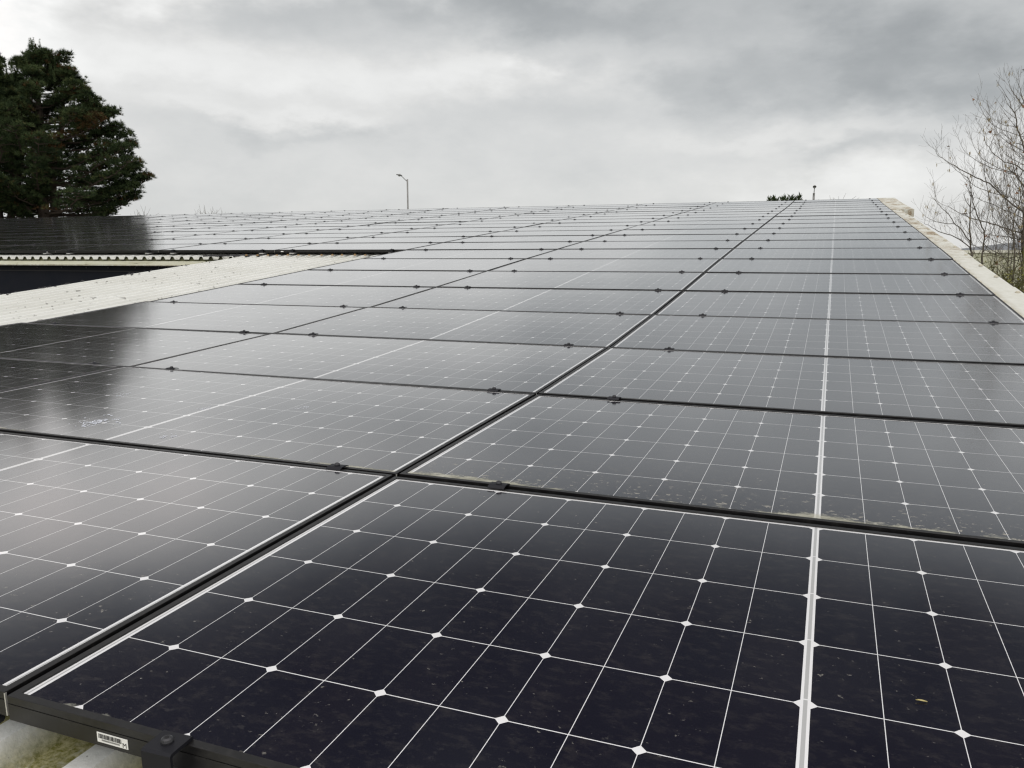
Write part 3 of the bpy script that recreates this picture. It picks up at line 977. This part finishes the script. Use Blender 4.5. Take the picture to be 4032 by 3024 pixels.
# ------------------------------------------------------------------ bare hazel thicket on the right
M_twig = noisy('hazel_bark', (.095, .083, .068), (.155, .137, .11), 9, .85, spec=.2)
M_catkin, *_ = mat('catkin', (.34, .27, .13), .85)
M_brown, *_ = mat('withered_leaf', (.24, .12, .06), .8)
M_moss = noisy('mossy_stem', (.11, .115, .03), (.075, .065, .045), 14, .9)
HZ = {'S1': [[1.91, 13.168, 0.615], [1.887, 13.171, 0.809], [1.86, 13.175, 1.044], [1.839, 13.177, 1.388], [1.827, 13.179, 1.62], [1.781, 13.185, 1.752]], 'S2': [[2.055, 13.147, 0.533], [2.053, 13.147, 0.737], [2.052, 13.148, 0.919], [1.965, 13.16, 1.143], [1.875, 13.173, 1.387], [1.865, 13.174, 1.528]], 'S2b': [[2.052, 13.148, 0.919], [2.085, 13.143, 1.24], [2.051, 13.148, 1.521], [1.986, 13.157, 1.792], [1.979, 13.158, 1.941]], 'B1': [[1.897, 13.17, 0.789], [1.751, 13.189, 0.994], [1.663, 13.2, 1.078], [1.58, 13.209, 1.212], [1.472, 13.221, 1.317], [1.379, 13.231, 1.453], [1.367, 13.232, 1.617]], 'B2': [[1.903, 13.169, 0.717], [1.687, 13.197, 0.883], [1.45, 13.223, 0.968], [1.371, 13.231, 1.031], [1.263, 13.242, 1.095]], 'B3': [[2.593, 12.948, 0.899], [2.519, 12.962, 0.925], [2.245, 13.009, 1.023], [2.005, 13.046, 1.107], [1.833, 13.07, 1.161], [1.637, 13.095, 1.267], [1.485, 13.112, 1.352]], 'B5': [[1.673, 13.198, 1.072], [1.478, 13.221, 1.096], [1.364, 13.232, 1.135], [1.256, 13.242, 1.199]], 'B6': [[2.448, 12.53, 0.813], [2.269, 12.562, 0.863], [1.973, 12.609, 0.906]], 'B7': [[2.667, 13.425, 1.103], [2.59, 13.439, 1.145], [2.229, 13.5, 1.338], [1.929, 13.544, 1.481]], 'S3': [[2.343, 12.474, 0.285], [2.34, 12.475, 0.632], [2.294, 12.483, 1.013], [2.328, 12.477, 1.296], [2.381, 12.467, 1.482]], 'S4': [[2.613, 12.876, 0.28], [2.511, 12.895, 0.732], [2.488, 12.899, 1.22], [2.474, 12.902, 1.607]], 'B4': [[2.596, 13.083, 1.169], [2.52, 13.097, 1.22], [2.363, 13.125, 1.343], [2.15, 13.16, 1.56], [2.027, 13.178, 1.663], [1.894, 13.197, 1.736], [1.706, 13.221, 1.85], [1.597, 13.234, 1.923], [1.469, 13.248, 2.006], [1.366, 13.259, 2.089], [1.34, 13.261, 2.153]], 'B8': [[2.489, 12.963, 2.499], [2.38, 12.982, 2.662], [2.31, 12.994, 2.758], [2.23, 13.008, 2.875], [2.191, 13.014, 2.96], [2.172, 13.017, 3.057]], 'B9': [[2.463, 13.222, 2.613], [2.418, 13.229, 2.755], [2.379, 13.236, 2.869], [2.349, 13.241, 2.991], [2.333, 13.244, 3.089]], 'S5': [[2.565, 13.449, 1.908], [2.511, 13.458, 2.148], [2.449, 13.469, 2.332], [2.395, 13.479, 2.488], [2.367, 13.483, 2.631], [2.31, 13.493, 2.731], [2.289, 13.496, 2.831]], 'S5b': [[2.425, 13.828, 2.681], [2.402, 13.832, 2.857]], 'B10': [[2.477, 12.727, 1.711], [2.408, 12.74, 1.769], [2.292, 12.76, 1.866], [2.17, 12.78, 1.901], [2.059, 12.797, 1.998], [1.987, 12.808, 2.085], [1.914, 12.819, 2.19], [1.885, 12.823, 2.307]], 'B12': [[2.482, 13.318, 2.18], [2.366, 13.339, 2.225], [2.287, 13.352, 2.287], [2.18, 13.369, 2.38], [2.149, 13.373, 2.354]], 'B13': [[2.405, 13.409, 2.421], [2.353, 13.418, 2.458], [2.226, 13.439, 2.491], [2.132, 13.453, 2.565]]}


def resample(pts, n):
    pts = [Vector(p) for p in pts]
    # Catmull-Rom through the traced points
    out = []
    m_ = len(pts)
    for i in range(m_ - 1):
        p0, p1, p2, p3 = pts[max(i - 1, 0)], pts[i], pts[i + 1], pts[min(i + 2, m_ - 1)]
        for k in range(n):
            t_ = k / n
            out.append(.5 * ((2 * p1) + (p2 - p0) * t_ + (2 * p0 - 5 * p1 + 4 * p2 - p3) * t_ ** 2 + (3 * p1 - p0 - 3 * p2 + p3) * t_ ** 3))
    out.append(pts[-1])
    return out


class Twigs:
    def __init__(s, seed):
        s.rng = random.Random(seed); s.w = MB(); s.cat = MB(); s.leaf = MB()
    def catkin(s, p):
        r = s.rng
        for k in range(r.randint(1, 4)):
            q2 = p + Vector((r.gauss(0, .012), r.gauss(0, .012), 0)); L = r.uniform(.03, .06)
            s.cat.tube([q2, q2 + Vector((r.gauss(0, .004), r.gauss(0, .004), -L * .5)), q2 + Vector((r.gauss(0, .008), 0, -L))], [.002, .0042, .002], 4)
    def wither(s, p):
        r = s.rng; o = [p + Vector((r.gauss(0, .018), r.gauss(0, .018), -abs(r.gauss(.02, .02)))) for _ in range(4)]
        s.leaf.add(o, [(0, 1, 2), (0, 2, 3)])
    def twig(s, p, d, L, rad, lev):
        r = s.rng; n = 6; pts = [p]; d = d.normalized()
        for i in range(n):
            d = (d + Vector((r.gauss(0, .10), r.gauss(0, .10), r.gauss(.07, .09)))).normalized()
            pts.append(pts[-1] + d * L / n)
        s.w.tube(pts, [max(.0011, rad * (1 - .7 * i / n)) for i in range(n + 1)], 4 if rad > .003 else 3, cap=False)
        if lev > 0:
            for k in range(r.randint(2, 4)):
                i = r.randint(1, n - 1); dd = (pts[i + 1] - pts[i]).normalized()
                sd = Vector((r.gauss(0, 1), r.gauss(0, 1), r.gauss(.35, .6))).normalized()
                s.twig(pts[i], dd * .75 + sd * .75, L * r.uniform(.4, .7), max(.0012, rad * .55), lev - 1)
        if r.random() < .05: s.catkin(pts[r.randint(2, n)])
        if r.random() < .02: s.wither(pts[r.randint(2, n)])
    def limb(s, pts, r0, r1, every=.10, L=(.18, .42), lev=1, seg=4, prob=.9):
        r = s.rng; ps = resample(pts, seg); n = len(ps)
        ps = [ps[0]] + [p + Vector((r.gauss(0, .004), r.gauss(0, .01), r.gauss(0, .004))) for p in ps[1:]]
        s.w.tube(ps, [r0 + (r1 - r0) * i / (n - 1) for i in range(n)], 6 if r0 > .008 else 4, cap=False)
        acc = 0
        for i in range(1, n):
            acc += (ps[i] - ps[i - 1]).length
            if acc > every and r.random() < prob:
                acc = 0
                d = (ps[i] - ps[i - 1]).normalized()
                sd = Vector((r.gauss(0, .8), r.gauss(0, .8), abs(r.gauss(.6, .4)))).normalized()
                s.twig(ps[i], d * .6 + sd * .9, r.uniform(*L), max(.0017, r1 * .9), lev)
        if r1 < .003: s.twig(ps[-1], (ps[-1] - ps[-2]), .10, .0014, 0)
    def finish(s, t, loc, wood=None):
        for mb_, nm, mt_ in ((s.w, 'branches', wood or M_twig), (s.cat, 'catkins', M_catkin), (s.leaf, 'withered_leaves', M_brown)):
            if mb_.v:
                mb_.v = [(v[0] - loc[0], v[1] - loc[1], v[2] - loc[2]) for v in mb_.v]
                oo = mb_.obj(nm, mt_, t)
                if nm != 'branches': oo['kind'] = 'stuff'


def hazel(label, keys, foot, seed, extra=None):
    t = thing('hazel_bush', label, 'bush', (foot[0], foot[1], GROUND))
    tw = Twigs(seed)
    for k in keys:
        pts = [Vector(p) for p in HZ[k]]
        r0, r1 = (.013, .005) if k[0] == 'S' else (.0085, .0022)
        if k in ('S4',): r0, r1 = .026, .015
        if k in ('B3', 'B4'): r0, r1 = .013, .002
        if k in ('S2b', 'S5b', 'B5', 'B12', 'B13'): r0, r1 = .006, .002
        if k in ('S1', 'S2', 'S3', 'S4'):
            a = pts[0]; pts = [Vector((foot[0], foot[1], GROUND)), Vector((a.x * .5 + foot[0] * .5, a.y * .5 + foot[1] * .5, (a.z + GROUND) * .5)), Vector((a.x, a.y, a.z - .4))] + pts
            r0 *= 1.35
        tw.limb(pts, r0, r1, every=.06 if k[0] == 'B' else .085)
    if extra: extra(tw)
    tw.finish(t, (foot[0], foot[1], GROUND))
    return t


hazel('leafless hazel bush with two thin upright stems rising just past the right verge', ['S1', 'S2', 'S2b', 'B1', 'B2', 'B5', 'B7'], (2.05, 13.1), 5)


def dense(tw):
    r = tw.rng
    for k in range(30):                               # thicket of rods to the right, leaning out over the roof
        x0, y0 = r.uniform(2.35, 3.5), r.uniform(12.2, 14.3)
        lean = r.uniform(-.55, .25)
        top = r.uniform(.9, 2.25)
        pts = [Vector((2.75 + (x0 - 2.75) * .4, 13.1 + (y0 - 13.1) * .4, GROUND)), Vector((x0, y0, -.9)), Vector((x0 + lean * .25 + r.gauss(0, .07), y0 + r.gauss(0, .1), .3)),
               Vector((x0 + lean * .65 + r.gauss(0, .10), y0 + r.gauss(0, .15), .3 + top * .5)), Vector((x0 + lean * 1.15, y0 + r.gauss(0, .2), .2 + top))]
        tw.limb(pts, r.uniform(.006, .013), .0022, every=.075, L=(.2, .6), lev=2 if k % 3 == 0 else 1, seg=5)
    for k in range(34):                               # arching cross branches
        p0 = Vector((r.uniform(2.3, 3.2), r.uniform(12.3, 14.2), r.uniform(-.1, 2.2)))
        a = r.uniform(2.2, 4.1); L = r.uniform(.5, 1.15)
        pts = [p0, p0 + Vector((math.cos(a) * L * .4, math.sin(a) * L * .4, .12)), p0 + Vector((math.cos(a) * L * .75, math.sin(a) * L * .75, .30)), p0 + Vector((math.cos(a) * L * .95, math.sin(a) * L, .62))]
        tw.limb(pts, .006, .0018, every=.06, L=(.12, .40), lev=1, seg=5)


hazel('dense leafless hazel thicket hung with catkins at the right edge of the photo', ['S3', 'S4', 'B3', 'B4', 'B6', 'B8', 'B9', 'S5', 'S5b', 'B10', 'B12', 'B13'], (2.75, 13.0), 9, dense)

# bramble and ivy undergrowth below the hazel, against the verge
t = thing('undergrowth', 'tangle of brown stems and yellow-green leaves below the hazels beside the verge', 'undergrowth', (2.3, 11.2, GROUND))
tw = Twigs(33); r = tw.rng
lv = MB()
for k in range(420):
    y0 = r.uniform(7.6, 13.4); x0 = 1.30 + r.uniform(0, .25 + .17 * (y0 - 7.0)) 
    zt = r.uniform(-.50, .30) + .055 * (y0 - 8.6)
    a = r.uniform(0, 6.28); L = r.uniform(.5, 1.3)
    p0 = Vector((x0, y0, zt - r.uniform(.5, 1.2)))
    pts = [p0, p0 + Vector((math.cos(a) * L * .2, math.sin(a) * L * .2, .5)), p0 + Vector((math.cos(a) * L * .55, math.sin(a) * L * .55, .72)), p0 + Vector((math.cos(a) * L, math.sin(a) * L, .5))]
    if k < 40: pts[0] = Vector((x0, y0, GROUND))
    if min(p.x for p in pts[1:]) < 1.24: continue
    tw.limb(pts, .007, .0025, every=.12, L=(.10, .32), lev=1, seg=3)
    if r.random() < .75:
        for j in range(r.randint(8, 34)):
            c_ = pts[r.randint(1, 3)] + Vector((r.gauss(0, .10), r.gauss(0, .14), r.gauss(0, .09)))
            s_ = r.uniform(.010, .024); n_ = Vector((r.gauss(0, .5), r.gauss(0, .5), 1)).normalized()
            u_ = n_.cross(Vector((r.gauss(0, 1), r.gauss(0, 1), .1))).normalized(); v_ = n_.cross(u_)
            lv.add([c_ - u_ * s_ * 1.4, c_ - v_ * s_ * .8, c_ + u_ * s_ * 1.5, c_ + v_ * s_ * .8], [(0, 1, 2, 3)])
M_ivy = noisy('bramble_leaf', (.20, .19, .04), (.09, .10, .025), 5, .7)
tw.w.v = [(v[0] - 2.3, v[1] - 11.2, v[2] - GROUND) for v in tw.w.v]; tw.w.obj('stems', M_moss, t)
lv.v = [(v[0] - 2.3, v[1] - 11.2, v[2] - GROUND) for v in lv.v]; lv.obj('leaves', M_ivy, t)

# ------------------------------------------------------------------ pale building seen through the hazels
M_pale = noisy('pale_green_wall', (.56, .56, .42), (.49, .49, .36), .5, .8)
M_trim, *_ = mat('cream_trim', (.72, .71, .60), .6)
M_grey = noisy('grey_roofing', (.17, .185, .20), (.21, .22, .23), .6, .7)
wh = thing('warehouse', 'pale green flat-fronted building behind the bare hazels on the right', 'building', (5.2, 40.9, GROUND))
mb = MB(); mb.box(0, 22, 0, 12, 0, .80 - GROUND); mb.obj('wall', M_pale, wh)
mb = MB(); mb.box(-.05, 22.05, -.06, 12.05, .802 - GROUND, .93 - GROUND); mb.obj('fascia', M_trim, wh)
mb = MB()
zb = .932 - GROUND
mb.add([(.2, .5, zb), (21.8, .5, zb), (21.8, 11.5, zb), (.2, 11.5, zb), (3.2, 4, zb + .42), (18.8, 4, zb + .42), (18.8, 8, zb + .42), (3.2, 8, zb + .42)],
       [(0, 1, 5, 4), (1, 2, 6, 5), (2, 3, 7, 6), (3, 0, 4, 7), (4, 5, 6, 7)])
mb.obj('roof', M_grey, wh)

# ------------------------------------------------------------------ lamp posts beyond the ridge
M_galv = noisy('galvanised_steel', (.20, .20, .19), (.27, .27, .26), 3, .55, spec=.4)
M_head, *_ = mat('lamp_housing', (.10, .105, .10), .5)
M_lens, *_ = mat('lamp_lens', (.30, .31, .30), .3)
M_cell2, *_ = mat('photocell', (.55, .55, .52), .5)


def lamp(label, x, y, top, armdir, arm_l, arm_h, w=.12):
    t = thing('street_lamp', label, 'street lamp', (x, y, GROUND), 'lamp posts beyond the ridge')
    hz = top - GROUND
    mb = MB(); mb.tube([(0, 0, 0), (0, 0, 1.2)], w * .85, 12); mb.tube([(0, 0, 1.2), (0, 0, hz)], [w * .56, w * .48], 12); mb.obj('pole', M_galv, t, True)
    a = Vector((armdir[0], armdir[1], 0)).normalized()
    e = a * arm_l + Vector((0, 0, hz - .10 + arm_h))
    mb = MB(); mb.tube([a * .02 + Vector((0, 0, hz - .16)), a * arm_l * .5 + Vector((0, 0, hz - .15 + arm_h * .52)), e], .026, 8); mb.obj('arm', M_galv, t, True)
    ax = Matrix.Identity(4)
    s = Vector((-a.y, a.x, 0)); tilt = Vector((a.x, a.y, .22)).normalized(); n = s.cross(tilt) * -1
    if n.z < 0: n = -n
    for i in range(3): ax[i][0], ax[i][1], ax[i][2], ax[i][3] = tilt[i], s[i], n[i], e[i]
    mb = MB()
    secs = [(-.07, .04, .04, .03), (0, .07, .07, .04), (.12, .11, .08, .04), (.26, .11, .06, .025), (.38, .06, .03, .015)]
    vs, fs = [], []
    for (xx, hw_, up_, dn_) in secs:
        for (aa, bb) in ((-1, -.2), (-.6, 1), (.6, 1), (1, -.2), (.7, -1), (-.7, -1)):
            vs.append(ax @ Vector((xx, aa * hw_, bb * (up_ if bb > 0 else dn_))))
    for i in range(len(secs) - 1):
        for k in range(6): fs.append((i * 6 + k, i * 6 + (k + 1) % 6, (i + 1) * 6 + (k + 1) % 6, (i + 1) * 6 + k))
    fs += [tuple(range(6))[::-1], tuple(24 + k for k in range(6))]
    mb.add(vs, fs); mb.obj('lamp_head', M_head, t)
    mb = MB(); mb.lathe([(.075, -.03), (.065, -.07), (.03, -.085)], 12, 0, ax @ Matrix.Translation((.15, 0, 0))); mb.obj('lens', M_lens, t)
    mb = MB(); mb.lathe([(.03, .06), (.03, .12), (.018, .135)], 10, 0, ax @ Matrix.Translation((.12, 0, 0))); mb.obj('photocell', M_cell2, t)
    return t


lamp('tall grey street lamp with its head angled left beyond the middle of the roof ridge', -30.18, 55.75, 6.42, (-.933, -.359, 0), .46, .36)
lamp('short-looking street lamp facing the roof, beside the dark hedge top at the ridge', -1.34, 57.28, 4.75, (.05, -1, 0), .55, .40, .14)

# ------------------------------------------------------------------ hedge top and bare trees showing over the ridge
def conifer(label, x, y, tops, seed):
    t = thing('conifer_hedge', label, 'hedge', (x, y, GROUND))
    r = random.Random(seed); mb = MB(); tone = []; st = MB()
    for (ox, oz, w_) in tops:
        hz = oz - GROUND
        st.tube([(ox, 0, 0), (ox + r.gauss(0, .05), 0, hz - .1)], [.09, .02], 5)
        for k in range(1500):
            f = r.random() ** .8; zz = hz * (1 - f * .75)
            rr_ = w_ * (.10 + .9 * min(1, f * 3.2)) * r.random() ** .5; a = r.uniform(0, 6.28)
            c_ = Vector((ox + rr_ * math.cos(a), rr_ * math.sin(a), zz + r.gauss(0, .05)))
            d = Vector((math.cos(a) * .6, math.sin(a) * .6, .8 + r.gauss(0, .3))).normalized() * r.uniform(.12, .26)
            s_ = d.cross(Vector((r.gauss(0, 1), r.gauss(0, 1), r.gauss(0, 1)))).normalized() * .035
            mb.add([c_ - s_, c_ + s_, c_ + d], [(0, 1, 2)]); tone += [min(.75, max(0, r.gauss(.45, .13)))] * 3
    st.obj('trunk', M_bark, t)
    me = mb.mesh('foliage', M_needle); me.attributes.new('tone', 'FLOAT', 'POINT').data.foreach_set('value', tone)
    link('foliage', me, t)


conifer('dark green conifer hedge top poking over the ridge beside the shorter lamp', -2.15, 39.25, [(-.66, 3.22, .20), (-.48, 3.24, .20), (-.30, 3.22, .20), (-.12, 3.25, .28), (.06, 3.27, .28), (.26, 3.31, .26), (.45, 3.27, .30), (.64, 3.36, .14)], 3)


def bare_tree(label, x, y, top, spread, seed, n=7):
    t = thing('bare_tree', label, 'tree', (x, y, GROUND), 'leafless trees whose tips show over the ridge')
    tw = Twigs(seed); r = tw.rng
    for k in range(n):
        a = r.uniform(0, 6.28); ex = r.uniform(.2, 1) * spread
        tp = top - r.uniform(0, .35)
        pts = [Vector((x, y, GROUND)), Vector((x + ex * .2 * math.cos(a), y + ex * .2 * math.sin(a), GROUND + (tp - GROUND) * .4)),
               Vector((x + ex * .7 * math.cos(a), y + ex * .7 * math.sin(a), GROUND + (tp - GROUND) * .75)), Vector((x + ex * math.cos(a), y + ex * math.sin(a), tp))]
        ps = resample(pts, 5)
        tw.w.tube(ps, [.07 * (1 - .85 * i / (len(ps) - 1)) for i in range(len(ps))], 5, cap=False)
        for i in range(8, len(ps)):
            for j in range(2):
                sd = Vector((r.gauss(0, .6), r.gauss(0, .6), abs(r.gauss(.8, .3)))).normalized()
                p, d, L = ps[i], sd, r.uniform(.4, .9)
                q_ = [p, p + d * L * .5 + Vector((r.gauss(0, .06), 0, .04)), p + d * L + Vector((r.gauss(0, .1), 0, .12))]
                tw.w.tube(q_, [.013, .009, .005], 3, cap=False)
    tw.finish(t, (x, y, GROUND))


bare_tree('bare tree tips just right of the pine above the left ridge', -42.2, 41.9, 3.15, .9, 41, 6)
bare_tree('bare tree tips above the ridge, left of the tall street lamp', -39.2, 44.7, 3.4, 1.3, 42, 8)
bare_tree('bare twig tips above the ridge between the short lamp and the verge', -.2, 44.3, 3.15, .7, 43, 6)

bpy.context.view_layer.update()
